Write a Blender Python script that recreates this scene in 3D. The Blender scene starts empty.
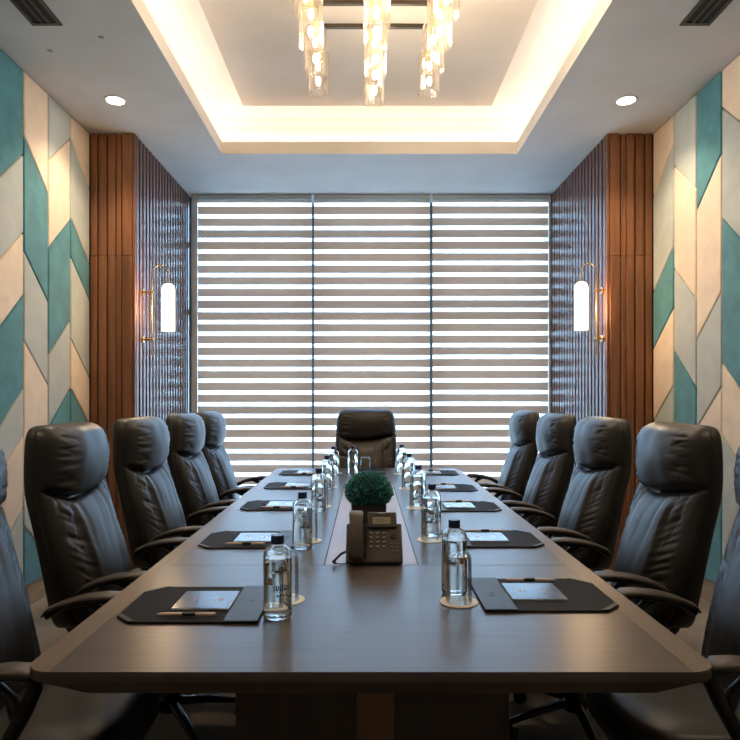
import bpy, bmesh, math, random
from mathutils import Vector, Matrix, noise
PI = math.pi
rnd = random.Random(7)
col = bpy.context.scene.collection
EYE = 1.33          # camera height
def Z(h): return EYE + h

# ------------------------------------------------------------------ materials
def new_mat(name):
    m = bpy.data.materials.new(name); m.use_nodes = True
    nt = m.node_tree
    return m, nt, nt.nodes['Principled BSDF'], nt.nodes['Material Output']
def P(b, **k):
    for a, v in k.items():
        a = {'rough': 'Roughness', 'metal': 'Metallic', 'spec': 'Specular IOR Level', 'coat': 'Coat Weight', 'coatr': 'Coat Roughness',
             'trans': 'Transmission Weight', 'ior': 'IOR', 'sheen': 'Sheen Weight', 'es': 'Emission Strength', 'ec': 'Emission Color', 'c': 'Base Color'}[a]
        if a in ('Base Color', 'Emission Color'): v = (*v, 1)
        b.inputs[a].default_value = v
def coords(nt, scale, kind='Object'):
    tc = nt.nodes.new('ShaderNodeTexCoord'); mp = nt.nodes.new('ShaderNodeMapping')
    mp.inputs['Scale'].default_value = scale
    nt.links.new(tc.outputs[kind], mp.inputs['Vector']); return mp.outputs['Vector']
def noise_node(nt, vec, scale, detail=4, rough=.5):
    n = nt.nodes.new('ShaderNodeTexNoise'); n.inputs['Scale'].default_value = scale
    n.inputs['Detail'].default_value = detail; n.inputs['Roughness'].default_value = rough
    nt.links.new(vec, n.inputs['Vector']); return n.outputs['Fac']
def ramp(nt, fac, stops):
    r = nt.nodes.new('ShaderNodeValToRGB'); e = r.color_ramp.elements
    while len(e) < len(stops): e.new(.5)
    for i, (p, c) in enumerate(stops): e[i].position = p; e[i].color = (*c, 1)
    nt.links.new(fac, r.inputs['Fac']); return r.outputs['Color']
def bump(nt, b, h, strength, dist=.01):
    n = nt.nodes.new('ShaderNodeBump'); n.inputs['Strength'].default_value = strength; n.inputs['Distance'].default_value = dist
    nt.links.new(h, n.inputs['Height']); nt.links.new(n.outputs['Normal'], b.inputs['Normal'])
def noisy(name, c1, c2, scale=(1, 1, 1), ns=8, rough=.5, bs=0, bscale=None, lo=.3, hi=.7, detail=4, bd=.01, **k):
    m, nt, b, o = new_mat(name)
    v = coords(nt, scale); f = noise_node(nt, v, ns, detail)
    nt.links.new(ramp(nt, f, [(lo, c1), (hi, c2)]), b.inputs['Base Color'])
    P(b, rough=rough, **k)
    if bs:
        f2 = noise_node(nt, v, bscale or ns * 4, 3) if bscale else f
        bump(nt, b, f2, bs, bd)
    return m
M = {}
M['paint'] = noisy('ceiling_paint', (.56, .55, .54), (.61, .60, .585), ns=3, rough=.75)
M['cove'] = noisy('cove_plaster', (.72, .68, .62), (.77, .73, .67), ns=3, rough=.8)
M['raft'] = noisy('warm_plaster', (.60, .535, .46), (.65, .58, .50), ns=3, rough=.8)
M['wallpaint'] = noisy('wall_paint', (.50, .46, .40), (.54, .50, .44), ns=3, rough=.8)
M['carpet'] = noisy('carpet', (.15, .125, .10), (.27, .23, .19), ns=2.0, rough=.95, bs=.5, bscale=220, lo=.35, hi=.65, detail=8)
M['backing'] = noisy('lit_edge_backing', (.40, .29, .18), (.46, .34, .22), ns=5, rough=.8)  # beige stands in for light caught on the panel edges
M['baseboard'] = noisy('light_wood', (.36, .23, .13), (.46, .31, .18), scale=(1, 1, 12), ns=4, rough=.45)
def fabric(name, c, d=.06):
    c2 = tuple(min(1, x * (1 + d) + .01) for x in c)
    return noisy(name, tuple(x * (1 - d) for x in c), c2, ns=9, rough=.85, bs=.35, bscale=260, sheen=.25, bd=.002)
M['teal'] = fabric('teal_suede', (.042, .205, .245), .18)
M['sage'] = fabric('sage_suede', (.43, .46, .43))
M['beige'] = fabric('beige_suede', (.75, .60, .455))
def wood(name, a, b_, axis='z', fine=1.0, rough=.4, coat=0., bs=.15, spec=.5):
    m, nt, b, o = new_mat(name)
    s = {'z': (14, 14, .7), 'y': (14, .7, 14), 'x': (.7, 14, 14)}[axis]
    v = coords(nt, tuple(q * fine for q in s)); f = noise_node(nt, v, 2.2, 6, .6)
    oi = nt.nodes.new('ShaderNodeNewGeometry')
    f2 = noise_node(nt, coords(nt, tuple(q * fine * 5 for q in s)), 3, 3)
    mx = nt.nodes.new('ShaderNodeMath'); mx.operation = 'MULTIPLY_ADD'; mx.inputs[1].default_value = .3
    nt.links.new(f2, mx.inputs[0]); nt.links.new(f, mx.inputs[2])
    mul = nt.nodes.new('ShaderNodeMath'); mul.operation = 'MULTIPLY_ADD'; mul.inputs[1].default_value = .22
    nt.links.new(oi.outputs['Random Per Island'], mul.inputs[0]); nt.links.new(mx.outputs[0], mul.inputs[2])
    nt.links.new(ramp(nt, mul.outputs[0], [(.42, a), (.9, b_)]), b.inputs['Base Color'])
    P(b, rough=rough, coat=coat, coatr=.2, spec=spec)
    bump(nt, b, f2, bs, .002)
    return m
M['pier_wood'] = wood('pier_walnut', (.085, .032, .013), (.27, .105, .042), rough=.42)
M['slat_wood'] = wood('slat_walnut', (.07, .030, .022), (.13, .056, .038), rough=.36, coat=.3, bs=.01)
M['slat_back'] = noisy('slat_gap_board', (.02, .011, .008), (.03, .016, .011), rough=.7)
M['table_wood'] = wood('table_dark_oak', (.030, .0205, .0165), (.074, .052, .042), axis='x', fine=1.3, rough=.31, bs=.05, spec=.75)
M['table_border'] = wood('table_champagne_border', (.115, .082, .058), (.175, .128, .092), axis='y', rough=.34)
M['insert'] = wood('insert_rose_oak', (.24, .165, .145), (.34, .25, .22), axis='y', rough=.32)
M['base_wood'] = wood('base_dark', (.022, .016, .013), (.040, .029, .023), rough=.35)
M['seam'] = noisy('seam_black', (.008, .007, .006), (.012, .01, .009), rough=.8)
def simple(name, c, rough=.5, var=.12, ns=12, **k):
    return noisy(name, tuple(x * (1 - var) for x in c), tuple(x * (1 + var) for x in c), ns=ns, rough=rough, **k)
M['strip'] = simple('champagne_strip', (.17, .10, .055), .35, metal=.4)
M['leather'] = noisy('black_leather', (.013, .0115, .010), (.019, .0165, .015), ns=6, rough=.40, bs=.16, bscale=170, bd=.0012, spec=.55)
M['shell'] = simple('shell_leather', (.013, .012, .011), .48)
M['armpad'] = simple('arm_pad_leather', (.060, .047, .036), .40)
M['plastic'] = simple('black_plastic', (.010, .010, .010), .38)
M['chrome'] = simple('chrome', (.55, .56, .58), .16, metal=1.0)
M['basemetal'] = simple('dark_polished_metal', (.03, .03, .032), .18, metal=.7)
M['brass'] = simple('brass', (.70, .45, .18), .26, metal=1.0)
M['bronze'] = simple('dark_bronze', (.045, .034, .025), .4, metal=.6)
M['alu'] = simple('aluminium_frame', (.62, .68, .72), .35, .03)
M['frame_dark'] = simple('teal_grey_frame', (.05, .09, .11), .4)
M['rail'] = simple('blind_rail', (.44, .52, .57), .6, .02)
M['padleather'] = noisy('desk_pad_leather', (.013, .0125, .013), (.018, .017, .018), ns=30, rough=.7, bs=.1, bscale=500, bd=.0006, spec=.12)
M['bandleather'] = noisy('pad_band_leather', (.018, .018, .020), (.024, .024, .027), ns=30, rough=.42, spec=.35, bs=.1, bscale=400, bd=.0006)
M['paper'] = simple('paper_edge', (.75, .73, .70), .7, .03)
M['capblue'] = simple('navy_cap', (.012, .020, .075), .35)
M['coaster'] = noisy('cork_paper_coaster', (.90, .83, .74), (.93, .87, .79), ns=40, rough=.7)
M['planter'] = simple('black_planter', (.014, .013, .013), .35)
M['phone'] = simple('phone_plastic', (.055, .043, .034), .36, .05)
M['phone_dark'] = simple('phone_dark_plastic', (.016, .014, .012), .4)
M['key'] = simple('key_cap', (.10, .085, .07), .4)
M['keymark'] = simple('key_mark', (.55, .50, .43), .5)
M['lcd'] = simple('lcd', (.33, .29, .19), .25, .04)
M['vent'] = simple('vent_bronze', (.018, .012, .009), .45)
M['ventdark'] = simple('vent_slot', (.004, .004, .004), .8)
M['logo_pink'] = simple('logo_pink', (.75, .50, .47), .4, .03)
M['logo_red'] = simple('logo_red', (.55, .30, .27), .4, .03)
M['print_blue'] = simple('print_blue', (.015, .03, .13), .5)
M['print_tan'] = simple('print_tan', (.40, .30, .19), .5)
M['print_cream'] = simple('print_cream', (.62, .55, .42), .5)
# navy glossy card
m, nt, b, o = new_mat('glossy_card')
v = coords(nt, (1, 1, 1)); f = noise_node(nt, v, 12, 3)
nt.links.new(ramp(nt, f, [(.35, (.010, .018, .05)), (.7, (.05, .08, .15))]), b.inputs['Base Color']); P(b, rough=.2, coat=.4, coatr=.08)
M['card'] = m
# moss
def moss(name, a, c):
    m, nt, b, o = new_mat(name)
    g = nt.nodes.new('ShaderNodeNewGeometry')
    nt.links.new(ramp(nt, g.outputs['Random Per Island'], [(0, a), (1, c)]), b.inputs['Base Color']); P(b, rough=.6); return m
M['moss'] = moss('preserved_moss', (.015, .18, .22), (.10, .50, .44))
M['moss_core'] = simple('moss_core', (.004, .025, .022), .9)
# glass: physical
def glass(name, c=(1, 1, 1), ior=1.45, rough=0.):
    m, nt, b, o = new_mat(name); P(b, c=c, rough=rough, trans=1., ior=ior); return m
M['glass'] = glass('bottle_glass', (.96, .985, .97))
M['water'] = glass('water', (.97, .99, .99), 1.33)
# thin clear sheets (window pane, fluted tube): fresnel mix of see-through and mirror
def thin(name, tint, extra=0., boost=1.0):
    m, nt, b, o = new_mat(name); nt.nodes.remove(b)
    t = nt.nodes.new('ShaderNodeBsdfTransparent'); t.inputs[0].default_value = (*tint, 1)
    g = nt.nodes.new('ShaderNodeBsdfGlossy'); g.inputs['Roughness'].default_value = .05
    lw = nt.nodes.new('ShaderNodeLayerWeight'); lw.inputs['Blend'].default_value = .25
    mul = nt.nodes.new('ShaderNodeMath'); mul.operation = 'MULTIPLY'; mul.inputs[1].default_value = boost
    nt.links.new(lw.outputs['Fresnel'], mul.inputs[0])
    mx = nt.nodes.new('ShaderNodeMixShader'); nt.links.new(mul.outputs[0], mx.inputs[0])
    nt.links.new(t.outputs[0], mx.inputs[1]); nt.links.new(g.outputs[0], mx.inputs[2])
    last = mx
    if extra:
        tr = nt.nodes.new('ShaderNodeBsdfTranslucent'); tr.inputs[0].default_value = (.95, .88, .76, 1)
        m2 = nt.nodes.new('ShaderNodeMixShader'); m2.inputs[0].default_value = extra
        nt.links.new(mx.outputs[0], m2.inputs[1]); nt.links.new(tr.outputs[0], m2.inputs[2]); last = m2
    nt.links.new(last.outputs[0], o.inputs['Surface']); return m
M['pane'] = thin('window_glass', (.93, .97, .98))
M['tumbler_glass'] = thin('tumbler_glass', (.985, .99, .99), 0., .6)
M['fluted'] = thin('fluted_glass', (.98, .96, .93), .028, .75)
def emit(name, c, s):
    m, nt, b, o = new_mat(name); P(b, c=c, ec=c, es=s, rough=.5); return m
M['bulb'] = emit('bulb_glow', (1., .86, .68), 6.)
M['downglow'] = emit('downlight_glow', (1., .86, .66), 22.)
M['led'] = emit('led_strip_glow', (1., .80, .56), 2.)
M['opal'] = emit('opal_shade_glow', (1., .82, .58), 1.9)
# zebra blind fabric
def zebra(name, z0):
    m, nt, b, o = new_mat(name); nt.nodes.remove(b)
    g = nt.nodes.new('ShaderNodeNewGeometry'); sp = nt.nodes.new('ShaderNodeSeparateXYZ'); nt.links.new(g.outputs['Position'], sp.inputs[0])
    def mth(op, a, bb):
        n = nt.nodes.new('ShaderNodeMath'); n.operation = op
        for i, x in enumerate((a, bb)):
            if isinstance(x, (int, float)): n.inputs[i].default_value = x
            else: nt.links.new(x, n.inputs[i])
        return n.outputs[0]
    fr = mth('FRACT', mth('DIVIDE', mth('SUBTRACT', z0, sp.outputs['Z']), .1187), 0)
    # sheer between .04 and .46 with a soft edge
    d = mth('ABSOLUTE', mth('SUBTRACT', fr, .25), 0)
    mr = nt.nodes.new('ShaderNodeMapRange'); mr.inputs['From Min'].default_value = .135; mr.inputs['From Max'].default_value = .180
    mr.inputs['To Min'].default_value = 1; mr.inputs['To Max'].default_value = 0
    nt.links.new(d, mr.inputs['Value']); sheer = mr.outputs[0]
    def mix(fac, a, bb):
        n = nt.nodes.new('ShaderNodeMixShader')
        if isinstance(fac, float): n.inputs[0].default_value = fac
        else: nt.links.new(fac, n.inputs[0])
        nt.links.new(a, n.inputs[1]); nt.links.new(bb, n.inputs[2]); return n.outputs[0]
    def sh(kind, c):
        n = nt.nodes.new(kind); n.inputs[0].default_value = (*c, 1); return n.outputs[0]
    solid = mix(.44, sh('ShaderNodeBsdfDiffuse', (.46, .40, .35)), sh('ShaderNodeBsdfTranslucent', (.61, .47, .385)))
    thin_ = mix(.44, sh('ShaderNodeBsdfTranslucent', (.9, .92, .93)), sh('ShaderNodeBsdfTransparent', (1, 1, 1)))
    nt.links.new(mix(sheer, solid, thin_), o.inputs['Surface'])
    return m

# ------------------------------------------------------------------ mesh builder
class MB:
    def __init__(s): s.v = []; s.f = []
    def add(s, vs, fs, mat=None):
        o = len(s.v)
        s.v += [tuple(mat @ Vector(p)) if mat else tuple(p) for p in vs]
        s.f += [tuple(i + o for i in f) for f in fs]; return s
    def box(s, a, b, mat=None):
        x0, y0, z0 = a; x1, y1, z1 = b
        vs = [(x0, y0, z0), (x1, y0, z0), (x1, y1, z0), (x0, y1, z0), (x0, y0, z1), (x1, y0, z1), (x1, y1, z1), (x0, y1, z1)]
        return s.add(vs, [(0, 3, 2, 1), (4, 5, 6, 7), (0, 1, 5, 4), (1, 2, 6, 5), (2, 3, 7, 6), (3, 0, 4, 7)], mat)
    def lathe(s, prof, n=32, mat=None, closed=False, rfun=None):
        vs = []; fs = []
        for (r, z) in prof:
            for i in range(n):
                a = 2 * PI * i / n; rr = r * (rfun(i) if rfun else 1)
                vs.append((rr * math.cos(a), rr * math.sin(a), z))
        m = len(prof)
        for j in range(m - 1 + (1 if closed else 0)):
            for i in range(n):
                k = (j + 1) % m
                fs.append((j * n + i, j * n + (i + 1) % n, k * n + (i + 1) % n, k * n + i))
        if not closed:
            if prof[0][0] > 1e-6: fs.append(tuple(range(n - 1, -1, -1)))
            if prof[-1][0] > 1e-6: fs.append(tuple((m - 1) * n + i for i in range(n)))
        return s.add(vs, fs, mat)
    def tube(s, pts, r, n=10, mat=None, flat=None):
        pts = [Vector(p) for p in pts]; vs = []; fs = []
        rs = r if isinstance(r, (list, tuple)) else [r] * len(pts)
        t0 = (pts[1] - pts[0]).normalized(); up = Vector((0, 0, 1)) if abs(t0.z) < .9 else Vector((1, 0, 0))
        for i, p in enumerate(pts):
            t = (pts[min(i + 1, len(pts) - 1)] - pts[max(i - 1, 0)]).normalized()
            x = up.cross(t).normalized(); y = t.cross(x).normalized(); up = y
            for k in range(n):
                a = 2 * PI * k / n
                fx, fy = flat or (1, 1)
                vs.append(p + x * math.cos(a) * rs[i] * fx + y * math.sin(a) * rs[i] * fy)
        for i in range(len(pts) - 1):
            for k in range(n): fs.append((i * n + k, i * n + (k + 1) % n, (i + 1) * n + (k + 1) % n, (i + 1) * n + k))
        fs.append(tuple(range(n - 1, -1, -1))); fs.append(tuple((len(pts) - 1) * n + k for k in range(n)))
        return s.add(vs, fs, mat)
    def prism(s, poly, z0, z1, mat=None):
        n = len(poly)
        vs = [(x, y, z0) for x, y in poly] + [(x, y, z1) for x, y in poly]
        fs = [tuple(range(n - 1, -1, -1)), tuple(range(n, 2 * n))] + [(i, (i + 1) % n, n + (i + 1) % n, n + i) for i in range(n)]
        return s.add(vs, fs, mat)
    def loft(s, rings, cap=True):
        n = len(rings[0]); vs = [p for r in rings for p in r]; fs = []
        for j in range(len(rings) - 1):
            for i in range(n): fs.append((j * n + i, j * n + (i + 1) % n, (j + 1) * n + (i + 1) % n, (j + 1) * n + i))
        if cap: fs.append(tuple(range(n - 1, -1, -1))); fs.append(tuple((len(rings) - 1) * n + i for i in range(n)))
        return s.add(vs, fs)
    def build(s, name, mat, parent=None, smooth=False, bevel=0, segs=2, angle=None, sub=0):
        me = bpy.data.meshes.new(name); me.from_pydata(s.v, [], s.f); me.update()
        bm = bmesh.new(); bm.from_mesh(me); bmesh.ops.recalc_face_normals(bm, faces=bm.faces); bm.to_mesh(me); bm.free()
        me.materials.append(M[mat] if isinstance(mat, str) else mat)
        if smooth or bevel:
            me.polygons.foreach_set('use_smooth', [True] * len(me.polygons))
            me.set_sharp_from_angle(angle=math.radians(angle or 40))
        o = bpy.data.objects.new(name, me); col.objects.link(o)
        if bevel:
            b = o.modifiers.new('bevel', 'BEVEL'); b.width = bevel; b.segments = segs; b.limit_method = 'ANGLE'; b.angle_limit = math.radians(35); b.harden_normals = False
        if sub:
            q = o.modifiers.new('sub', 'SUBSURF'); q.levels = sub; q.render_levels = sub
        if parent: o.parent = parent
        return o
def tag(o, label=None, cat=None, group=None, kind=None):
    if label: o['label'] = label
    if cat: o['category'] = cat
    if group: o['group'] = group
    if kind: o['kind'] = kind
    return o
def thing(name, label, cat, loc=(0, 0, 0), rz=0, group=None):
    o = bpy.data.objects.new(name, None); col.objects.link(o); o.location = loc; o.rotation_euler = (0, 0, rz)
    o.empty_display_size = .05
    return tag(o, label, cat, group)
def struct(o): o['kind'] = 'structure'; return o
def dup(root, loc, rz, label):
    def cp(o, parent):
        c = o.copy(); col.objects.link(c); c.parent = parent
        for ch in list(o.children): cp(ch, c)
        return c
    r = cp(root, None); r.location = loc; r.rotation_euler = (0, 0, rz); r['label'] = label
    return r
def superellipse(w, d, p, n=32, cx=0, cy=0):
    out = []
    for i in range(n):
        a = 2 * PI * i / n; c, s_ = math.cos(a), math.sin(a)
        out.append((cx + w * abs(c) ** (2 / p) * (1 if c >= 0 else -1), cy + d * abs(s_) ** (2 / p) * (1 if s_ >= 0 else -1)))
    return out

# ------------------------------------------------------------------ room
XL, XR, YB, YW, ZC = -2.182, 2.265, -1.3, 6.38, Z(2.05)
PXL, PXR, YP = -1.79, 1.866, 4.84      # faces of the wooden piers
struct(MB().box((XL - .1, YB - .1, -.1), (XR + .1, YW + .3, 0)).build('floor', 'carpet'))
struct(MB().box((XL - .1, YB, 0), (XL, YW + .3, 4.1)).build('wall_left', 'wallpaint'))
struct(MB().box((XR, YB, 0), (XR + .1, YW + .3, 4.1)).build('wall_right', 'wallpaint'))
struct(MB().box((XL - .1, YB - .1, 0), (XR + .1, YB, 4.1)).build('wall_back', 'wallpaint'))
# ceiling with a stepped cove
TX0, TX1, TY0, TY1 = -1.21, 1.27, .55, 5.25
c = MB()
def ringrect(off, z): return [(TX0 - off, TY0 - off, z), (TX1 + off, TY0 - off, z), (TX1 + off, TY1 + off, z), (TX0 - off, TY1 + off, z)]
ob = [(XL - .1, YB - .1, ZC), (XR + .1, YB - .1, ZC), (XR + .1, YW + .3, ZC), (XL - .1, YW + .3, ZC)]
c.add(ob + ringrect(0, ZC), [(0, 1, 5, 4), (1, 2, 6, 5), (2, 3, 7, 6), (3, 0, 4, 7)])
struct(c.build('ceiling', 'paint'))
c = MB()
prof = [(0, ZC), (0, ZC + .105), (.16, ZC + .105), (.16, ZC + .30), (.13, ZC + .37), (.06, ZC + .41), (-.02, ZC + .42)]
rings = [ringrect(o_, z_) for o_, z_ in prof]
c.loft(rings, cap=False)
n = len(prof) * 4
c.f.append((n - 4, n - 3, n - 2, n - 1))
o = struct(c.build('trim_1', 'cove'))
struct(MB().box((-1.005, TY0 + .15, ZC + .33), (1.03, 5.10, ZC + .4195)).build('trim_4', 'raft', bevel=.004))
# wall above the window and wall beside it, hidden by the blinds
struct(MB().box((XL, YW + .05, 0), (PXL - .0, YW + .3, ZC)).build('wall_far', 'wallpaint'))
MBf = MB().box((PXR, YW + .05, 0), (XR, YW + .3, ZC))
struct(MBf.build('wall_far', 'wallpaint'))
struct(MB().box((XL - .1, YB - .1, 4.0), (XR + .1, YW + .3, 4.1)).build('ceiling', 'paint'))
# window
win = struct(MB().box((PXL, YW + .08, 0), (PXL + .03, YW + .16, ZC)).box((PXR - .03, YW + .08, 0), (PXR, YW + .16, ZC))
       .box((PXL + .03, YW + .08, 0), (PXR - .03, YW + .16, .10)).box((PXL + .03, YW + .08, ZC - .04), (PXR - .03, YW + .16, ZC))
       .build('window_1', 'alu'))
for i, (x, w) in enumerate(((-.54, .045), (.665, .06))):
    MB().box((x - w / 2, YW + .06, .10), (x + w / 2, YW + .16, ZC - .04)).build('mullion', 'frame_dark', win)
for z_ in (2.92, 2.22, 1.1):
    MB().box((PXL + .03, YW + .09, z_ - .025), (PXR - .03, YW + .15, z_ + .025)).build('transom', 'frame_dark', win)
MB().box((PXL + .03, YW + .115, .10), (PXR - .03, YW + .12, ZC - .04)).build('pane', 'pane', win)
# aluminium jamb strips beside the blinds
struct(MB().box((PXL + .002, YW + .01, 0), (PXL + .02, YW + .05, ZC)).box((PXL + .034, YW - .07, 0), (PXL + .088, YW + .02, ZC)).build('trim_2', 'alu'))
struct(MB().box((PXR - .022, YW - .07, 0), (PXR - .002, YW + .05, ZC)).build('trim_3', 'alu'))
# baseboards
struct(MB().box((XL, YB, 0), (XL + .02, YP, .14)).build('baseboard_left', 'baseboard', bevel=.004))
struct(MB().box((XR - .02, YB, 0), (XR, YP, .14)).build('baseboard_right', 'baseboard', bevel=.004))

# ------------------------------------------------------------------ blinds
for k, (x0, x1, z0, lab) in enumerate(((-1.700, -.547, ZC - .065, 'grey and white striped zebra roller blind at the left of the window'),
                                        (-.525, .646, ZC - .065, 'grey and white striped zebra roller blind in the middle, behind the end chair'),
                                        (.672, 1.842, ZC - .061, 'grey and white striped zebra roller blind at the right of the window'))):
    t = thing('roller_blind', lab, 'window blind', ((x0 + x1) / 2, YW - .06, .12), 0, 'zebra roller blinds across the window')
    hx = (x1 - x0) / 2; H = ZC - .12
    nx = 12; vs = []; fs = []
    mb = MB().box((-hx, -.001, .02), (hx, .001, H - .03))
    mb.build('fabric', zebra('zebra_fabric_%d' % k, z0), t)
    MB().box((-hx, -.03, H - .055), (hx, .045, H - .002)).build('head_rail', 'rail', t, bevel=.006)
    MB().box((-hx, -.012, 0), (hx, .012, .03)).build('bottom_rail', 'rail', t, bevel=.005)
t = thing('blind_cord', 'thin white bead cord hanging beside the right blind', 'cord', (1.655 / 2 + .0, YW - .10, 0))
bpy.data.objects.remove(t)

# ------------------------------------------------------------------ wooden piers with slats
def pier(side):
    s = -1 if side == 'left' else 1
    xo, xi = (XL, PXL) if s < 0 else (XR, PXR)
    t = thing('slatted_wood_pier', 'floor-to-ceiling walnut pier with ribbed inner face, at the %s of the window' % side, 'wall panelling', (xo, YP, 0), 0, 'walnut piers beside the window')
    def L(p): return (p[0] - xo, p[1] - YP, p[2])
    m = MB(); e = .03
    if s < 0: m.box(L((xo + .001, YP + .03, 0)), L((xi - e, YW + .04, ZC - .001)))
    else: m.box(L((xi + e, YP + .03, 0)), L((xo - .001, YW + .04, ZC - .001)))
    m.build('core', 'slat_back', t)
    # front boards, from outside to inside
    fr = MB(); ws = [.052, .014, .062, .012, .058, .040, .012, .075, .022]
    dep = [.028, .010, .030, .008, .034, .020, .008, .034, .026]
    tot = sum(ws); x = .045; W = abs(xi - xo) - .045
    for w, d in zip(ws, dep):
        w = w / tot * W
        x0_ = (xo + x) if s < 0 else (xo - x - w)
        for (z0_, z1_) in ((0, Z(1.10) - .001), (Z(1.10) + .001, ZC - .001)):
            fr.box(L((x0_ + .001, YP + .031 - d, z0_)), L((x0_ + w - .001, YP + .031, z1_)))
        x += w
    fr.build('front_boards', 'pier_wood', t, bevel=.003)
    sl = MB(); y = YP + .035; p = .078
    while y + .05 < YW + .03:
        if s < 0: sl.box(L((xi - e, y, 0)), L((xi, y + .052, ZC - .001)))
        else: sl.box(L((xi, y, 0)), L((xi + e, y + .052, ZC - .001)))
        y += p
    sl.build('side_slats', 'slat_wood', t, bevel=.004, segs=3)
pier('left'); pier('right')

# ------------------------------------------------------------------ upholstered chevron panels
def panels(side, cols_):
    s = -1 if side == 'left' else 1
    xw = XL if s < 0 else XR
    t = thing('upholstered_wall_panelling', 'teal, sage and beige suede chevron panels covering the %s wall' % side, 'wall panelling', (xw, 0, 0), 0, 'chevron panelled side walls')
    th = .045; g = .004
    y1 = YP - .002; y0 = cols_[-1][0]
    MB().box((0 if s < 0 else -.02, y0, .142), (.02 if s < 0 else 0, y1, ZC - .002)).build('backing_board', 'backing', t)  # shows through the panel gaps as painted edge highlights
    for i, (ya, yb, up, bounds, colrs) in enumerate(cols_):
        # bounds: heights above eye at the nearer edge (ya) from top down; rise = change to the farther edge (yb)
        rise = .27 if up else -.27
        tops = [(ZC + 9, ZC + 9)] + [(Z(h), Z(h) + rise) for h in bounds] + [(-9, -9)]
        for k in range(len(tops) - 1):
            (ta, tb), (ba, bb) = tops[k], tops[k + 1]
            A, B = ya + g, yb - g
            poly = [(A, ba + g), (B, bb + g), (B, tb - g), (A, ta - g)]
            # clip to wall height
            def clip(pl, lim, keep_below):
                out = []
                for q in range(len(pl)):
                    p, r = pl[q], pl[(q + 1) % len(pl)]
                    ip = p[1] <= lim if keep_below else p[1] >= lim
                    ir = r[1] <= lim if keep_below else r[1] >= lim
                    if ip: out.append(p)
                    if ip != ir:
                        f = (lim - p[1]) / (r[1] - p[1]); out.append((p[0] + f * (r[0] - p[0]), lim))
                return out
            poly = clip(poly, ZC - .004, True)
            if len(poly) >= 3: poly = clip(poly, .146, False)
            if len(poly) < 3 or max(p[1] for p in poly) - min(p[1] for p in poly) < .03: continue
            m = MB(); n_ = len(poly)
            xa, xb = (.02, th) if s < 0 else (-.02, -th)
            vs = [(xa, p[0], p[1]) for p in poly] + [(xb, p[0], p[1]) for p in poly]
            m.add(vs, [tuple(range(n_)), tuple(range(2 * n_ - 1, n_ - 1, -1))] + [(q, (q + 1) % n_, n_ + (q + 1) % n_, n_ + q) for q in range(n_)])
            o = m.build('fabric_panel', {'t': 'teal', 's': 'sage', 'b': 'beige'}[colrs[k]], t, bevel=.010, segs=3)
            o['label'] = {'t': 'teal suede panel', 's': 'sage grey suede panel', 'b': 'beige suede panel'}[colrs[k]]
def gen(cols_, nmax, seed):
    r = random.Random(seed)
    while len(cols_) < nmax:
        yb = cols_[-1][0]; ya = yb - .3; up = not cols_[-1][2]
        b_ = [1.75 + r.uniform(-.3, .1)]
        while b_[-1] > -.9: b_.append(b_[-1] - r.uniform(.52, .74))
        seq = 'tsb' if r.random() < .5 else 'bst'; st = r.randrange(3)
        cs = ''.join(seq[(st + i) % 3] for i in range(len(b_) + 1))
        cols_.append((ya, yb, up, b_, cs))
    return cols_
# "up" = boundary rises towards the window
left = [(4.525, 4.838, False, [1.885, 1.305, 1.025, .43, .07, -.55, -1.0], 'bstsbtsb'),
        (4.206, 4.52, True, [1.60, 1.01, .29, -.20, -.8], 'sbtstb'),
        (3.905, 4.206, False, [1.645, .92, .36, -.60, -.80], 'btsbst'),
        (3.60, 3.905, True, [1.25, .76, .37, -.21, -.50, -.95], 'tsbtsbs')]
right = [(4.515, 4.838, False, [1.825, 1.09, .65, .09, -.5], 'bstbst'),
         (4.206, 4.51, False, [1.405, .665, .07, -.5], 'sbstb'),
         (3.905, 4.204, True, [1.26, .39, -.20, -.8], 'tbsbt'),
         (3.60, 3.905, False, [1.81, 1.08, .20, -.24, -.8], 'bstbst')]
right[0] = (4.515, 4.838, False, [1.825, 1.09, .65, .09, -.5], 'bstbst')
# on the right wall columns alternate the other way round: first column falls to the window, second rises
right[1] = (4.206, 4.51, True, [1.405, .665, .07, -.5], 'sbstb')
right[2] = (3.905, 4.204, False, [1.53, .665, .07, -.55], 'tbsbt')
right[3] = (3.60, 3.905, True, [1.54, .85, -.05, -.50], 'bstbs')
panels('left', gen(left, 13, 3)); panels('right', gen(right, 13, 5))

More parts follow.
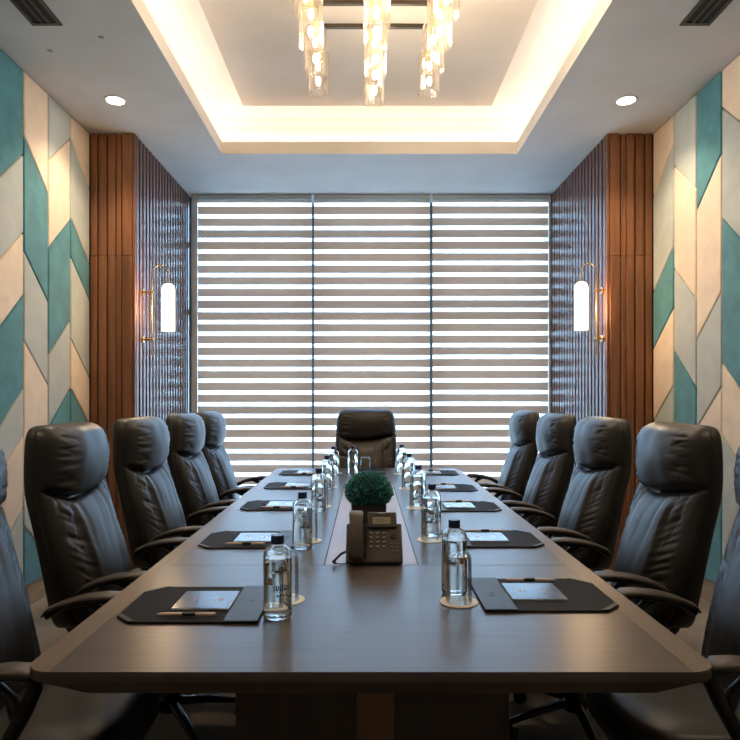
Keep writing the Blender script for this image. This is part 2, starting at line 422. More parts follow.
# ------------------------------------------------------------------ ceiling fittings
for side, x in (('left', -1.724), ('right', 1.79)):
    y = 4.30
    t = thing('recessed_downlight', 'small round lit downlight in the ceiling near the %s pier' % side, 'ceiling light', (x, y, ZC), 0, 'round ceiling downlights')
    MB().lathe([(.060, -.001), (.074, -.001), (.074, -.006), (.058, -.006)], 32, closed=True).build('trim_ring', 'paint', t, smooth=True)
    MB().lathe([(.059, -.001), (.059, -.004)], 32).build('lens', 'downglow', t)
    for yy in (y, 1.6):
        l = bpy.data.lights.new('downlight', 'SPOT'); l.energy = 33 if yy == y else 20; l.spot_size = math.radians(118); l.spot_blend = .7; l.color = (1, .78, .52); l.shadow_soft_size = .05
        lo = bpy.data.objects.new('downlight_lamp', l); col.objects.link(lo); lo.location = (x, yy, ZC - .02)
for side, xa, xb in (('left', -1.83, -1.665), ('right', 1.72, 1.885)):
    t = thing('ceiling_vent', 'dark bronze slotted air vent in the ceiling at the %s' % side, 'air vent', ((xa + xb) / 2, 2.9, ZC), 0, 'slot vents in the ceiling')
    w = (xb - xa) / 2; ln = .53
    f = MB().box((-w, -ln, -.008), (-w + .02, ln, 0)).box((w - .02, -ln, -.008), (w, ln, 0)).box((-w + .02, -ln, -.008), (w - .02, -ln + .025, 0)).box((-w + .02, ln - .025, -.008), (w - .02, ln, 0))
    f.build('frame', 'vent', t)
    MB().box((-w + .02, -ln + .025, -.002), (w - .02, ln - .025, -.0005)).build('slot', 'ventdark', t)
    for k in (-1, 1): MB().box((k * .02 - .007, -ln + .025, -.007), (k * .02 + .007, ln - .025, -.002)).build('blade', 'vent', t)
for (x, y, lab) in ((-1.505, 3.55, 'tiny round grey cap in the ceiling between the vent and the cove'), (-1.866, 3.69, 'tiny round grey cap in the ceiling close to the left wall')):
    tag(MB().lathe([(.0001, -.004), (.012, -.004), (.016, 0)], 16, Matrix.Translation((x, y, ZC))).build('ceiling_sensor', simple('cap_grey', (.30, .28, .26), .6), smooth=True), lab, 'ceiling sensor')

# ------------------------------------------------------------------ chandelier
ch = thing('chandelier', 'row chandelier of fluted clear glass cylinders on black bars under the lit cove', 'chandelier', (.048, 3.3, ZC + .33))
rows = [3.70, 3.48, 3.20, 2.92]; xs = [-.282, .050, .375]
hb = Z(2.20) - (ZC + .33)
for y in rows:
    MB().box((xs[0] - .048 - .03, y - 3.3 - .011, hb - .012), (xs[2] - .048 + .03, y - 3.3 + .011, hb + .012)).build('bar', 'bronze', ch, bevel=.002)
for x in (xs[0] - .048, xs[2] - .048):
    MB().box((x - .009, rows[-1] - 3.3 - .011, hb + .012), (x + .009, rows[0] - 3.3 + .011, hb + .03)).build('side_rail', 'bronze', ch)
for x in (-.15, .15): MB().tube([(x, .09, hb + .012), (x, .09, -.022)], .006).build('rod', 'bronze', ch, smooth=True)
for x in (-.15, .15): MB().tube([(x, .09, .0), (x, .09, .018)], .006).build('rod_end', 'bronze', ch, smooth=True) if False else None
MB().box((-.25, .03, -.022), (.25, .15, .0)).build('canopy', 'bronze', ch, bevel=.004)
bots = {0: [1.80, 1.746, 1.80], 1: [1.815, 1.81, 1.83], 2: [1.80, 1.80, 1.80], 3: [1.80, 1.73, 1.79]}
for r_, y in enumerate(rows):
    for c_, x in enumerate(xs):
        zb = Z(bots[r_][c_]) - (ZC + .33); lx, ly = x - .048, y - 3.3; T = Matrix.Translation((lx, ly, zb))
        R = .061; L_ = .235
        fl = lambda i: 1 + .018 * math.cos(i * 2 * PI / 4)
        tb = MB().lathe([(R * .93, .004), (R, .0), (R, L_), (R * .93, L_), (R * .93, .004)][:4], 96, T, closed=True, rfun=fl).build('glass_cylinder', 'fluted', ch, smooth=True)
        zz = hb
        MB().tube([(lx, ly, zb + L_ - .02), (lx, ly, hb - .012)], .011).lathe([(.045, L_ - .022), (.045, L_ - .012)], 24, T).build('holder', 'brass', tb, smooth=True)
        for q in (.075, .165):
            MB().lathe([(.0001, -.026), (.010, -.022), (.014, -.008), (.014, .008), (.010, .022), (.0001, .026)], 14, Matrix.Translation((lx, ly, zb + q))).build('bulb', 'bulb', tb, smooth=True)
for (x, y) in ((-.28, 3.3), (.375, 3.3), (.05, 3.0), (.05, 3.6)):
    l = bpy.data.lights.new('chandelier_lamp', 'POINT'); l.energy = 8; l.color = (1, .80, .56); l.shadow_soft_size = .06
    lo = bpy.data.objects.new('chandelier_lamp', l); col.objects.link(lo); lo.location = (x + .11, y, Z(1.93))

# cove LED strips + lamps
cz = ZC + .112
cv = thing('cove_light', 'warm hidden light strip along the ceiling cove edge', 'cove light', (0, 0, cz))
A0, A1, B0, B1 = TX0 - .08, TX1 + .08, TY0 - .08, TY1 + .08
for (a, b_) in (((A0 - .01, B0), (A0 + .01, B1)), ((A1 - .01, B0), (A1 + .01, B1)), ((A0 + .01, B0 - .01), (A1 - .01, B0 + .01)), ((A0 + .01, B1 - .01), (A1 - .01, B1 + .01))):
    MB().box((a[0], a[1], -.005), (b_[0], b_[1], .003)).build('light_strip', 'led', cv)
COVE = 2.5
def cove_lamp(cx, cy, sx, sy, e):
    l = bpy.data.lights.new('cove_lamp', 'AREA'); l.shape = 'RECTANGLE'; l.size = sx; l.size_y = sy; l.energy = e; l.color = (1, .82, .70)
    o = bpy.data.objects.new('cove_lamp', l); col.objects.link(o); o.location = (cx, cy, cz + .012); o.rotation_euler = (PI, 0, 0)
cove_lamp(A0, (B0 + B1) / 2, .03, B1 - B0, COVE * 1.9); cove_lamp(A1, (B0 + B1) / 2, .03, B1 - B0, COVE * 1.9)
cove_lamp((A0 + A1) / 2, B1, A1 - A0, .03, COVE); cove_lamp((A0 + A1) / 2, B0, A1 - A0, .03, COVE)

# ------------------------------------------------------------------ wall sconces
for side, s, xw, y, o1, o2 in (('left', 1, PXL, 5.01, .075, .205), ('right', -1, PXR, 4.925, .050, .170)):
    t = thing('wall_sconce', 'brass hooked wall lamp with glowing tubular opal shade on the %s ribbed pier' % side, 'wall lamp', (xw, y, Z(.34)), 0, 'brass wall lamps on the piers')
    rx = s * o1; sx = s * o2; top = Z(1.0) - Z(.34); rr = (sx - rx) / 2
    pts = [(rx, 0, 0), (rx, 0, .25), (rx, 0, top)]
    for k in range(1, 12):
        a = PI * k / 12; pts.append((rx + rr - rr * math.cos(a), 0, top + abs(rr) * math.sin(a)))
    pts.append((sx, 0, top)); pts.append((sx, 0, Z(.92) - Z(.34)))
    MB().tube(pts, .0055, 10).build('rod', 'brass', t, smooth=True, angle=60)
    for h in (.848, .47):
        z = h - .34
        MB().tube([(0, 0, z), (rx + s * .012, 0, z)], .010, 14).lathe([(.028, 0), (.028, .010)], 24, Matrix.Translation((0, 0, z)) @ Matrix.Rotation(s * PI / 2, 4, 'Y')).build('bracket', 'brass', t, smooth=True)
    MB().lathe([(.012, .585), (.012, .60), (.006, .605)], 20, Matrix.Translation((sx, 0, -.015))).build('cap', 'brass', t, smooth=True)
    R = .052; zt = .58; zb = .536 - .34
    pr = [(R - .004, zb + .002), (R, zb), (R, zt - .05)] + [(R * math.cos(a), zt - .05 + .05 * math.sin(a)) for a in (.3, .6, .9, 1.2, 1.4)] + [(.008, zt)]
    MB().lathe(pr, 40, Matrix.Translation((sx, 0, 0))).build('lamp_shade', 'opal', t, smooth=True)
    l = bpy.data.lights.new('sconce_lamp', 'POINT'); l.energy = 5.; l.color = (1, .70, .40); l.shadow_soft_size = .05
    o = bpy.data.objects.new('sconce_lamp', l); col.objects.link(o); o.location = (xw + sx + s * .0, y - .10, Z(.72))

# ------------------------------------------------------------------ table
TL, TR, TN, TF, TT = -.735, .757, 1.322, 5.18, .75
cx0 = (TL + TR) / 2
tb = thing('conference_table', 'long dark oak conference table with champagne edge borders and rose centre strip', 'table', (cx0, (TN + TF) / 2, 0))
def TLc(p): return (p[0] - cx0, p[1] - (TN + TF) / 2, p[2])
def outline(inset, zz, corner=.06, n=6):
    hx = (TR - TL) / 2 - inset; hy = (TF - TN) / 2 - inset * .2; out = []
    cf = .06   # far corners cut more softly
    def seg(cx, cy, a0, r): return [(cx + r * math.cos(a0 + PI / 2 * i / n), cy + r * math.sin(a0 + PI / 2 * i / n), zz) for i in range(n + 1)]
    out += seg(hx - cf, hy - cf, 0, cf); out += seg(-hx + cf, hy - cf, PI / 2, cf)
    out += seg(-hx + corner, -hy + corner, PI, corner); out += seg(hx - corner, -hy + corner, 1.5 * PI, corner)
    return out
mb = MB(); mb.loft([outline(.085, TT - .052), outline(.012, TT - .026), outline(0, TT - .022), outline(0, TT - .004), outline(.003, TT - .001)])
core = mb.build('table_body', 'table_wood', tb, smooth=True, angle=25)
# surface leaves (thin boards lying on the body) with seams
bw = .062
e = .0015
def slab(a, b_, mat, nm, z0=TT - .001, z1=TT): return MB().box(TLc((a[0], a[1], z0)), TLc((b_[0], b_[1], z1))).build(nm, mat, tb)
ix0, ix1, iy0, iy1 = .018 - .163, .018 + .163, 2.17, 4.28
g = .002
ys = [TN + .001, 2.17, 3.22, 4.28, TF - .004]
slab((TL + bw, ys[0]), (TR - bw, ys[1] - g), 'table_wood', 'surface_leaf')
slab((TL + bw, ys[3] + g), (TR - bw, ys[4]), 'table_wood', 'surface_leaf')
for ya, yb in ((2.17, 3.22), (3.22, 4.28)):
    slab((TL + bw, ya + (0 if ya < 2.2 else g)), (ix0 - g, yb - (g if yb < 4 else 0)), 'table_wood', 'surface_leaf')
    slab((ix1 + g, ya + (0 if ya < 2.2 else g)), (TR - bw, yb - (g if yb < 4 else 0)), 'table_wood', 'surface_leaf')
slab((ix0 + g, iy0 + g), (ix1 - g, iy1 - g), 'insert', 'centre_strip')
slab((ix0 - g, iy0 - g), (ix1 + g, iy1 + g), 'seam', 'strip_groove', TT - .0012, TT - .0008)
def border(sgn):
    # long champagne border following the rounded corners
    hx = (TR - TL) / 2; hy = (TF - TN) / 2; rn, rf = .06, .06
    pts = [(hx - bw, -hy + .001)]
    pts += [(hx - .001 - rn + rn * math.cos(a), -hy + .001 + rn + rn * math.sin(a)) for a in [-PI / 2 + PI / 2 * i / 6 for i in range(7)]]
    pts += [(hx - .001 - rf + rf * math.cos(a), hy - .001 - rf + rf * math.sin(a)) for a in [PI / 2 * i / 6 for i in range(7)]]
    pts += [(hx - bw, hy - .001)]
    if sgn < 0: pts = [(-x, y) for x, y in pts][::-1]
    MB().prism(pts, TT - .001, TT + .0002).build('edge_border', 'table_border', tb)
border(1); border(-1)
for ya, yb in ((1.68, 2.65), (3.75, 4.75)):
    pd = MB().box(TLc((-.352, ya, 0)), TLc((.387, yb, TT - .053))).build('pedestal', 'base_wood', tb, bevel=.006)
    MB().box(TLc((-.025, ya - .006, 0)), TLc((.075, ya - .0005, TT - .054))).build('centre_strip', 'strip', pd)
MB().box(TLc((-.18, 2.65, .25)), TLc((.21, 3.75, .55))).build('modesty_beam', 'base_wood', tb)

# ------------------------------------------------------------------ chair
def sst(a, b, x):
    t = max(0, min(1, (x - a) / (b - a))); return t * t * (3 - 2 * t)
def make_chair(label):
    t = thing('office_chair', label, 'chair', (0, 0, 0), 0, 'black leather chairs around the table')
    zlo, zhi = .475, 1.232
    def bx(z):   # plane of the back (shell face)
        s_ = (z - zlo) / (zhi - zlo)
        return -.275 - .195 * s_ - .045 * math.sin(PI * s_) * .3 + .035 * sst(.62, 1, s_)
    def hw(z):
        q = (z - (zlo + zhi) / 2) / ((zhi - zlo) / 2)
        q = max(-1, min(1, q)); base = .273 - .012 * sst(.2, 1, q)
        base *= 1 - .09 * sst(-.1, -1, q)
        p = 7.5
        return base * (1 - abs(q) ** p) ** (1 / p) if abs(q) < 1 else 0.001
    def depth(u, z):
        au = abs(u); zc = 1.005 - .045 * (1 - u * u) + .01 * math.sin(u * 3)
        edge = (1 - au ** 5) ** .5 if au < 1 else 0
        qt = (zhi - z) / .05; top = min(1, math.sqrt(max(0, 1 - (1 - min(qt, 1)) ** 2)))
        if z > zc:
            s_ = (z - zc) / (zhi - zc)
            d = .050 + .055 * (max(0, math.sin(PI * (s_ * .86 + .07))) ** .55) * (.55 + .45 * (1 - au ** 2.4))
            d += .010 * (1 - au ** 2)
        else:
            s_ = (zc - z) / (zc - zlo)
            d = .050 + .040 * (1 - math.exp(-s_ * 9)) * (1 - .35 * sst(.1, .35, s_) * (1 - s_)) * (.35 + .65 * (1 - au ** 3)) + .03 * math.sin(PI * min(1, s_ * 1.05)) * (1 - au ** 2)
            d -= .012 * sst(.50, .58, au) * (1 - sst(.62, .95, au)) * sst(0.0, .25, s_)
        dz = z - zc
        d -= .034 * math.exp(-(dz / .011) ** 2) * (.5 + .5 * (1 - au ** 4))
        # creases running in from the side seams
        side = sst(.38, .80, au) * (1 - .95 * sst(.72, .92, au))
        ph = (z * 30 - au * (5 if z < zc else .5) + (u > 0) * 7)
        nz = noise.noise(Vector((u * 1.2, ph, 3.1)))
        d -= side * .0105 * max(0, 1 - abs(nz) * 4.5) ** 1.4
        nz2 = noise.noise(Vector((u * 2.0, z * 55 - au * 6, 9.7)))
        d -= side * .0035 * max(0, 1 - abs(nz2) * 4)
        # soft folds hanging under the head roll
        if z < zc:
            k = math.exp(-(zc - z) / .14)
            nz3 = noise.noise(Vector((u * 5 + (zc - z) * 3, z * 2.2, 5.3)))
            d -= k * .009 * max(0, 1 - abs(nz3) * 3.2)
        d += .004 * noise.noise(Vector((u * 3, z * 6, 1.1)))
        return max(.001, d * (edge ** .9) * (.15 + .85 * top))
    nu, nv = 64, 120; vs = []; fs = []
    for j in range(nv + 1):
        a = j / nv
        z = zlo + (zhi - zlo) * (.5 - .5 * math.cos(PI * a)) * .35 + (zhi - zlo) * a * .65
        for i in range(nu + 1):
            u = -1 + 2 * i / nu; u = math.sin(u * PI / 2) * .5 + u * .5
            vs.append((bx(z) + depth(u, z), u * hw(z), z))
    for j in range(nv):
        for i in range(nu): k = j * (nu + 1) + i; fs.append((k, k + 1, k + nu + 2, k + nu + 1))
    MB().add(vs, fs).build('backrest', 'leather', t, smooth=True, angle=180)
    # padded shell behind
    rings = []; ns = 40
    def ring(z, w, xa, xb):
        out = []
        for (yy, xx) in superellipse(w, (xb - xa) / 2, 5, 24): out.append(((xa + xb) / 2 + xx, yy, z))
        return out
    for j in range(ns + 1):
        a = j / ns; z = zlo - .045 + (zhi - zlo + .041) * (.5 - .5 * math.cos(PI * a))
        w = hw(min(zhi - .0008, max(zlo + .0008, z))) + .004
        f = math.sqrt(max(.02, 1 - (2 * a - 1) ** 8))
        rings.append(ring(z, w, bx(z) - (.052 + .075 * sst(.55, .05, a)) * f, bx(z) + .012))
    MB().loft(rings).build('back_shell', 'shell', t, smooth=True, angle=70)
    # seat
    rings = []
    for k, (zz, sc) in enumerate(((.385, .93), (.395, .985), (.44, 1.0), (.475, 1.0), (.497, .97), (.508, .88), (.512, .6), (.513, .2))):
        rings.append([(x, y, zz + (.006 * noise.noise(Vector((x * 9, y * 9, 0))) if k > 3 else 0)) for x, y in superellipse(.243 * sc, .258 * sc, 4, 36, cx=-.088)])
    MB().loft(rings).build('seat', 'leather', t, smooth=True, angle=70)
    # arms
    for sg in (-1, 1):
        ya = sg * .272
        pts = [(-.262, .652), (-.250, .664), (-.20, .686), (-.14, .701), (-.07, .709), (-.02, .708), (.0, .700)]
        rings = []
        for i, (x, z) in enumerate(pts):
            w = [.024, .027, .032, .034, .035, .033, .022][i]; h = [.009, .011, .011, .012, .012, .011, .006][i]
            rings.append([(x + dz_ * .25, ya + dy, z + dz_ - .010) for dy, dz_ in superellipse(w, h, 2.6, 16)])
        pad = MB().loft(rings).build('arm_pad', 'armpad', t, smooth=True, angle=70)
        fr = MB()
        fr.tube([(-.255, ya, .632), (-.20, ya, .668), (-.13, ya, .682), (-.05, ya, .690), (-.01, ya, .680), (-.005, ya, .655), (-.03, ya, .60), (-.075, ya, .52), (-.12, ya, .445), (-.135, ya * .96, .405)], [.010, .013, .014, .014, .015, .017, .019, .019, .018, .016], 12, flat=(1.5, .9))
        fr.tube([(-.13, ya, .676), (-.09, ya, .660), (-.06, ya, .630), (-.048, ya, .59)], [.010, .014, .016, .016], 10)
        fr.tube([(-.135, ya * .96, .40), (-.12, ya * .5, .385), (-.10, 0, .38)], [.016, .016, .016], 10)
        fr.build('arm_frame', 'plastic', t, smooth=True, angle=60)
    MB().tube([(-.10, 0, .395), (-.24, 0, .40), (-.36, 0, .47), (-.385, 0, .60)], [.03, .03, .026, .02], 12).build('back_bracket', 'plastic', t, smooth=True)
    MB().lathe([(.075, .375), (.08, .39), (.08, .404), (.0001, .405)], 24, Matrix.Translation((-.02, 0, 0))).lathe([(.030, .20), (.030, .375)], 20, Matrix.Translation((-.02, 0, 0))).build('gas_lift', 'plastic', t, smooth=True)
    bs = MB(); bs.lathe([(.0001, .085), (.045, .088), (.042, .13), (.032, .20)], 20, Matrix.Translation((-.02, 0, 0)))
    b_o = None
    for k in range(5):
        a = 2 * PI * k / 5 + .3; dx, dy = math.cos(a), math.sin(a)
        bs.tube([(-.02 + dx * .02, dy * .02, .118), (-.02 + dx * .15, dy * .15, .105), (-.02 + dx * .29, dy * .29, .075)], [.024, .020, .014], 10, flat=(1, .7))
    b_o = bs.build('star_base', 'basemetal', t, smooth=True, angle=60)
    for k in range(5):
        a = 2 * PI * k / 5 + .3; T = Matrix.Translation((-.02 + math.cos(a) * .285, math.sin(a) * .285, .029)) @ Matrix.Rotation(a + .6, 4, 'Z')
        MB().lathe([(.020, -.022), (.028, -.018), (.028, -.005), (.02, -.003), (.02, .003), (.028, .005), (.028, .018), (.020, .022)], 20, T @ Matrix.Rotation(PI / 2, 4, 'X')).tube([(0, 0, .02), (0, 0, .05)], .006, 8, T).build('caster', 'plastic', b_o, smooth=True)
    return t
ORD = ['nearest the camera', 'second from the camera', 'third from the camera', 'fourth from the camera', 'farthest from the camera']
LYc = [1.72, 2.50, 3.29, 4.08, 4.71]; RYc = [1.76, 2.50, 3.27, 4.05, 4.85]
chair = None
for k in range(5):
    for side, s in (('left', -1), ('right', 1)):
        lab = 'black leather high-back chair on the %s side, %s' % (side, ORD[k])
        loc = (-.762 if s < 0 else .815, (LYc if s < 0 else RYc)[k], 0)
        rz = (0 if s < 0 else PI) + [.0, .02, -.015, .01, .02][k] * (1 if s < 0 else -1)
        if chair is None: chair = make_chair(lab); chair.location = loc; chair.rotation_euler = (0, 0, rz)
        else: dup(chair, loc, rz, lab)
dup(chair, (.0, 5.245, 0), -PI / 2, 'black leather high-back chair at the far end, in front of the blinds')

# ------------------------------------------------------------------ place settings (local: +X away from the sitter, +Y sitter's left)
def make_pad(label):
    t = thing('desk_pad', label, 'desk pad', (0, 0, TT), 0, 'black leather desk pads on the table')
    cc = .045
    poly = [(.19, -.15), (.19, .15), (-.19 + cc, .15), (-.19, .15 - cc), (-.19, -.15 + cc), (-.19 + cc, -.15)]
    MB().prism(poly, .0005, .0055).build('pad', 'padleather', t, bevel=.0015)
    MB().box((.100, -.15, .0057), (.19, .15, .0085)).build('cover_band', 'bandleather', t, bevel=.0015)
    ring = MB(); ring.lathe([(.010, 0), (.012, 0), (.012, .0006), (.010, .0006)], 24, Matrix.Translation((.146, .02, .0086)) @ Matrix.Diagonal((.75, 1.3, 1, 1)), closed=True)
    ring.build('embossed_oval', 'phone_dark', t)
    for s in (-1, 1):
        MB().prism([(-.188, s * (.148 - cc)), (-.19 + cc, s * .148), (-.19 + cc + .018, s * .148), (-.188, s * (.148 - cc - .018))][::s], .0057, .0072).build('corner_pocket', 'bandleather', t)
    return t
def make_notepad(label):
    t = thing('notepad', label, 'notepad', (0, 0, TT + .006), 0, 'square notepads with glossy navy covers')
    MB().box((-.078, -.076, 0), (.078, .076, .004)).build('pages', 'paper', t)
    MB().box((-.078, -.076, .0041), (.078, .076, .0046)).build('cover', 'card', t)
    # small pinkish emblem: petals over two short strokes
    lg = MB()
    for a in (-.9, -.2, .5):
        lg.prism([(.040 + .010 * math.cos(a + b * 2 * PI / 8) * .5 - .004 * math.sin(a) , a * .012 + .0045 * math.sin(b * 2 * PI / 8)) for b in range(8)], .0047, .0049)
    lg.box((.026, -.012, .0047), (.0285, .012, .0049)).box((.021, -.008, .0047), (.023, .009, .0049))
    lg.build('emblem', 'logo_pink', t)
    MB().box((-.030, -.020, .0047), (-.027, .020, .0049)).box((-.036, -.014, .0047), (-.034, .014, .0049)).build('printed_line', 'logo_red', t)
    return t
def make_pen(label):
    t = thing('pen', label, 'pen', (0, 0, TT + .012), 0, 'light wooden pens on the desk pads')
    R = Matrix.Rotation(PI / 2, 4, 'Y')
    MB().lathe([(.001, -.082), (.0035, -.072), (.0045, -.060), (.0045, .070), (.0035, .074)], 14, R).build('barrel', simple('pen_wood', (.74, .55, .42), .4), t, smooth=True)
    MB().lathe([(.0056, -.014), (.0056, .020)], 14, R).build('black_grip', 'plastic', t, smooth=True)
    return t
def make_bottle(label):
    t = thing('water_bottle', label, 'water bottle', (0, 0, TT), 0, 'glass water bottles with navy caps')
    o_ = [(.0001, .004), (.025, .003), (.030, 0), (.0355, .002), (.038, .008), (.038, .165), (.0372, .172), (.034, .180), (.028, .186), (.019, .191), (.0145, .196), (.0145, .208)]
    i_ = [(.0115, .208), (.0115, .196), (.017, .189), (.026, .183), (.0315, .177), (.0345, .168), (.0352, .012), (.031, .008), (.0001, .009)]
    b = MB().lathe(o_ + i_, 40).build('bottle_glass', 'glass', t, smooth=True, angle=60)
    MB().lathe([(.0001, .0092), (.0312, .0078), (.0356, .0118), (.0349, .160), (.0001, .160)], 40).build('water', 'water', t, smooth=True, angle=50)
    MB().lathe([(.0155, .194), (.0172, .195), (.0172, .2155), (.0160, .2175), (.0001, .2175)], 32, rfun=lambda i: 1 + .015 * (i % 2)).build('cap', 'capblue', t, smooth=True)
    # printed marks on the glass facing both ways along the table
    def patch(a0, a1, z0, z1, nm, mat, cells=None):
        m = MB(); r = .0383; nn = 6
        for k in range(nn):
            p, q = a0 + (a1 - a0) * k / nn, a0 + (a1 - a0) * (k + 1) / nn
            m.add([(r * math.cos(p), r * math.sin(p), z0), (r * math.cos(q), r * math.sin(q), z0), (r * math.cos(q), r * math.sin(q), z1), (r * math.cos(p), r * math.sin(p), z1)], [(0, 1, 2, 3)])
        return m
    rr = random.Random(4); base = -PI / 2
    def add(m1, m2): m1.add(m2.v, m2.f); return m1
    tn = patch(base - .62, base - .22, .094, .112, '', ''); tn.build('printed_square', 'print_tan', t)
    bl = MB()
    for k in range(9):
        a = base - .1 + k * .135; h = rr.uniform(.008, .018)
        add(bl, patch(a, a + .06, .088 - h / 2 + rr.uniform(-.004, .004), .088 + h / 2, '', ''))
        if k % 2: add(bl, patch(a, a + .13, .080, .0835, '', ''))
    for k in range(4): add(bl, patch(base + .1 + k * .2, base + .2 + k * .2, .064, .070, '', ''))
    bl.build('printed_lettering', 'print_blue', t)
    return t
def make_glass(label):
    t = MB().lathe([(.0365, .0), (.0372, .0), (.0368, .06), (.0362, .118), (.0335, .132), (.027, .1385), (.0001, .140), (.0001, .1325), (.025, .131), (.0325, .124), (.0345, .112), (.0352, .06), (.0357, 0)], 44, closed=False).build('drinking_glass', 'tumbler_glass', smooth=True, angle=60)
    t.location = (0, 0, TT + .003)
    return tag(t, label, 'glass', 'upturned drinking glasses')
def make_coaster(label):
    t = MB().lathe([(.0001, .0), (.0535, .0), (.0545, .001), (.0535, .002), (.0001, .002)], 48).build('coaster', 'coaster', smooth=True)
    t.location = (0, 0, TT + .0005)
    return tag(t, label, 'coaster', 'round beige coasters under the glasses')
protos = {}
def put(kind, maker, loc, rz, label):
    if kind not in protos:
        o = maker(label); protos[kind] = o; o.location = loc; o.rotation_euler = (0, 0, rz)
    else: o = dup(protos[kind], loc, rz, label)
    return o
padL = [1.754, 2.55, 3.36, 4.11, 4.82]; padR = [1.84, 2.565, 3.33, 4.02, 4.82]
botL = [(-.234, 1.655), (-.245, 2.41), (-.243, 3.21), (-.246, 3.94), (-.242, 4.69)]
glaL = [(-.230, 1.795), (-.233, 2.535), (-.238, 3.34), (-.240, 4.07), (-.240, 4.82)]
botR = [(.263, 1.862), (.278, 2.634), (.284, 3.38), (.283, 4.085), (.276, 4.855)]
glaR = [(.264, 1.777), (.261, 2.553), (.266, 3.30), (.264, 4.005), (.262, 4.775)]
for k in range(5):
    for side in ('left', 'right'):
        Lf = side == 'left'; q = 'on the %s side, %s' % (side, ORD[k]); rz = 0 if Lf else PI
        pc = (-.468 if Lf else .5125, (padL if Lf else padR)[k])
        def at(lx, ly): return (pc[0] + (lx if Lf else -lx), pc[1] + (ly if Lf else -ly))
        put('pad', make_pad, (*pc, TT), rz, 'black leather desk pad ' + q)
        a = at(.018, .015 if Lf else -.008); put('note', make_notepad, (*a, TT + .006), rz, 'square notepad with navy glossy cover ' + q)
        a = at(.0, -.112); put('pen', make_pen, (*a, TT + .0123), rz, 'light wooden pen with black grip ' + q)
        b_ = (botL if Lf else botR)[k]; put('bottle', make_bottle, (*b_, TT + .0005), (.0, .7, -.4, 1.9, 2.6)[k] if Lf else (.9, .2, .5, -.3, 1.2)[k], 'clear water bottle with navy cap ' + q)
        g_ = (glaL if Lf else glaR)[k]; put('coaster', make_coaster, (*g_, TT + .0005), 0, 'round beige coaster ' + q)
        put('glass', make_glass, (*g_, TT + .003), 0, 'upturned clear drinking glass on its coaster ' + q)
put('pad', make_pad, (.0, 4.975, TT), -PI / 2, 'black leather desk pad at the far end of the table')
put('bottle', make_bottle, (-.10, 4.735, TT + .0005), .5, 'clear water bottle standing alone behind the moss planter, at the far end')
g2 = put('glass', make_glass, (-.005, 4.735, TT + .0008), 0, 'upturned clear glass without coaster at the far end of the table')

# ------------------------------------------------------------------ planter
pl = thing('moss_planter', 'teal green ball of moss in a black square planter behind the telephone', 'plant', (.012, 2.72, TT))
MB().loft([[(x, y, z) for x, y in superellipse(w, w, 9, 24)] for w, z in ((.070, .001), (.072, .004), (.076, .122), (.0765, .126), (.071, .126), (.070, .108))]).build('planter', 'planter', pl, smooth=True)
def domer(th, ph):
    d = Vector((math.cos(th) * math.cos(ph), math.sin(th) * math.cos(ph), math.sin(ph)))
    r = 1 + .10 * noise.noise(d * 3.1) + .05 * noise.noise(d * 8)
    return Vector((d.x * .096 * r, d.y * .096 * r, .172 + d.z * (.078 if d.z > 0 else .062) * r)), d
rings = []
for j in range(17):
    ph = -1.3 + (PI / 2 + 1.3) * j / 16 * .995
    rings.append([tuple(domer(2 * PI * i / 36, ph)[0]) for i in range(36)])
MB().loft(rings).build('moss_core', 'moss_core', pl, smooth=True, angle=180)
mo = MB(); rr = random.Random(11)
for i in range(3600):
    z = rr.uniform(-.78, 1); th = rr.uniform(0, 2 * PI); ph = math.asin(z)
    p, d = domer(th, ph)
    dirn = (d + Vector((rr.uniform(-.8, .8), rr.uniform(-.8, .8), rr.uniform(-.6, .8)))).normalized()
    sd = dirn.cross(Vector((rr.uniform(-1, 1), rr.uniform(-1, 1), rr.uniform(-1, 1)))).normalized()
    ln = rr.uniform(.008, .015); w = rr.uniform(.0012, .0026)
    m1 = p + dirn * ln * .5 + sd * .001; tip = p + (dirn + sd * rr.uniform(-.7, .7)).normalized() * ln
    mo.add([p - sd * w, p + sd * w, m1 + sd * w * 1.3, m1 - sd * w * 1.3, tip], [(0, 1, 2, 3), (3, 2, 4)])
mo.build('moss', 'moss', pl)

# ------------------------------------------------------------------ telephone (faces the camera)
ph = thing('desk_telephone', 'dark brown desk telephone with handset and keypad in front of the moss planter', 'telephone', (.028, 2.19, TT))
A = Matrix.Translation((0, -.035, .012)) @ Matrix.Rotation(math.radians(52), 4, 'X')   # plane of the face: x across, y up the slope, z out
def RB(a, b_): return MB().box(a, b_, A)
RB((-.098, .0, -.022), (.100, .150, .0)).build('body', 'phone', ph, bevel=.006, segs=3)
st = MB(); st.add([(-.085, -.030, 0), (.088, -.030, 0), (.088, .090, 0), (-.085, .090, 0), (-.085, .045, .095), (.088, .045, .095), (.088, .066, .100), (-.085, .066, .100), (-.085, -.018, .012), (.088, -.018, .012)],
                  [(0, 3, 2, 1), (3, 7, 6, 2), (4, 5, 6, 7), (8, 9, 5, 4), (0, 1, 9, 8), (1, 2, 6, 5, 9), (0, 8, 4, 7, 3)])
st.build('stand', 'phone_dark', ph)
d = RB((-.022, .128, -.016), (.082, .190, .010)).build('display_housing', 'phone', ph, bevel=.005, segs=3)
RB((-.004, .142, .0101), (.060, .168, .0112)).build('screen', 'lcd', d)
RB((.002, .174, .0101), (.060, .179, .0110)).build('speaker_slot', 'phone_dark', d)
RB((.018, .184, .0100), (.044, .187, .0106)).build('maker_mark', 'keymark', d)
RB((.004, .157, .0113), (.040, .1585, .0115)).box((.004, .151, .0113), (.050, .1525, .0115), A).build('screen_text', 'phone_dark', d)
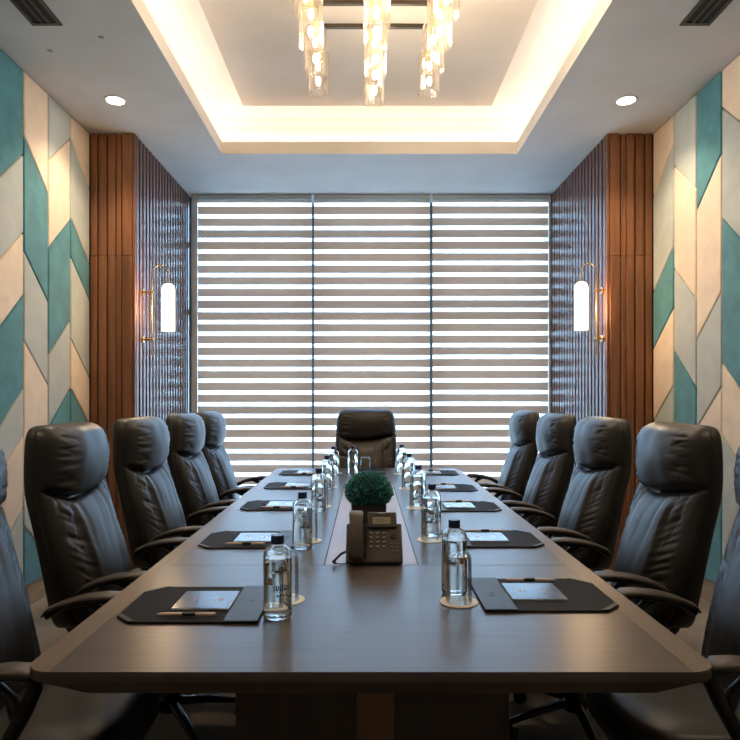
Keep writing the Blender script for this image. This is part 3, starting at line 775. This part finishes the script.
for r_ in range(4):
    for c_ in range(3):
        x, y = -.010 + c_ * .0225, .110 - r_ * .017
        kk = RB((x - .0075, y - .0045, 0), (x + .0075, y + .0045, .0035)).build('key', 'key', ph, bevel=.001)
        RB((x - .003, y - .0015, .0036), (x + .003, y + .0020, .0038)).build('key_mark', 'keymark', kk)
for c_ in range(4): RB((-.004 + c_ * .016, .1215, 0), (.009 + c_ * .016, .1255, .003)).build('soft_key', 'phone_dark', ph)
MB().lathe([(.0001, 0), (.013, 0), (.012, .004), (.0001, .0045)], 24, A @ Matrix.Translation((.070, .098, 0)) @ Matrix.Diagonal((1, .75, 1, 1))).build('navigation_key', 'phone_dark', ph, smooth=True)
for r_ in range(3):
    for c_ in range(2):
        x, y = .062 + c_ * .018, .070 - r_ * .014
        RB((x - .006, y - .004, 0), (x + .006, y + .004, .003)).build('function_key', 'key', ph, bevel=.001)
        # handset cradle and handset
hs = MB(); rings = []
for i in range(15):
    s_ = i / 14; y = .004 + s_ * .184; bow = .018 + .016 * math.sin(PI * s_)
    w = .0265 - .004 * math.sin(PI * s_); h = .011
    if i in (0, 14): w *= .85; h *= .6
    rings.append([tuple(A @ Vector((-.063 + a_, y, bow + b_))) for a_, b_ in superellipse(w, h, 5, 20)])
hs.loft(rings); hso = hs.build('handset', 'phone', ph, smooth=True, angle=70)
for y in (.028, .164): MB().lathe([(.021, .0), (.023, .014)], 24, A @ Matrix.Translation((-.063, y, -.001))).build('earpiece', 'phone_dark', hso, smooth=True)
cd = MB(); pts = []
for i in range(220):
    s_ = i / 219; a_ = s_ * 2 * PI * 34
    base = Vector((-.031 + .003 * math.sin(s_ * PI), .008 + s_ * .150, .015))
    pts.append(tuple(A @ (base + Vector((.0042 * math.cos(a_), 0, .0042 * math.sin(a_))))))
cd.tube(pts, .0013, 6).build('coiled_cord', 'plastic', ph, smooth=True, angle=180)
MB().tube([(-.097, .01, .040), (-.115, 0, .034), (-.132, -.012, .020), (-.142, -.018, .010), (-.136, -.016, .0065)], [.0045, .0045, .0045, .006, .006], 10).tube([(-.136, -.016, .005), (-.11, -.022, .004), (-.09, -.012, .004)], .002, 8).build('cable', 'plastic', ph, smooth=True, angle=180)

# ------------------------------------------------------------------ light and camera
w = bpy.data.worlds.new('world'); bpy.context.scene.world = w; w.use_nodes = True
nt = w.node_tree; bg = nt.nodes['Background']
tc = nt.nodes.new('ShaderNodeTexCoord'); sp = nt.nodes.new('ShaderNodeSeparateXYZ'); nt.links.new(tc.outputs['Generated'], sp.inputs[0])
r = nt.nodes.new('ShaderNodeValToRGB'); mr = nt.nodes.new('ShaderNodeMapRange'); mr.inputs['From Min'].default_value = -1; mr.inputs['From Max'].default_value = 1
nt.links.new(sp.outputs['Z'], mr.inputs['Value']); nt.links.new(mr.outputs[0], r.inputs['Fac'])
e = r.color_ramp.elements; e[0].position = .30; e[0].color = (.56, .70, .84, 1); e[1].position = .75; e[1].color = (.30, .56, 1, 1)
q = e.new(.50); q.color = (.48, .74, 1, 1)
nt.links.new(r.outputs['Color'], bg.inputs['Color']); bg.inputs['Strength'].default_value = 8.0
l = bpy.data.lights.new('window_portal', 'AREA'); l.shape = 'RECTANGLE'; l.size = 3.6; l.size_y = 3.3; l.cycles.is_portal = True
o = bpy.data.objects.new('window_portal', l); col.objects.link(o); o.location = (.04, YW + .2, 1.7); o.rotation_euler = (-PI / 2, 0, 0)

cam = bpy.data.cameras.new('camera'); co = bpy.data.objects.new('camera', cam); col.objects.link(co)
co.location = (0, 0, EYE); co.rotation_euler = (PI / 2, 0, 0)
cam.sensor_width = 36; cam.lens = 625 / 740 * 36; cam.shift_x = 4 / 740; cam.shift_y = 28 / 740; cam.clip_start = .02
sc = bpy.context.scene; sc.camera = co
sc.view_settings.view_transform = 'Standard'; sc.view_settings.look = 'None'; sc.view_settings.gamma = 1; sc.view_settings.use_curve_mapping = False
sc.view_settings.exposure = 0.92
sc.cycles.max_bounces = 12; sc.cycles.transparent_max_bounces = 24; sc.cycles.transmission_bounces = 12
sc.cycles.sample_clamp_indirect = 6
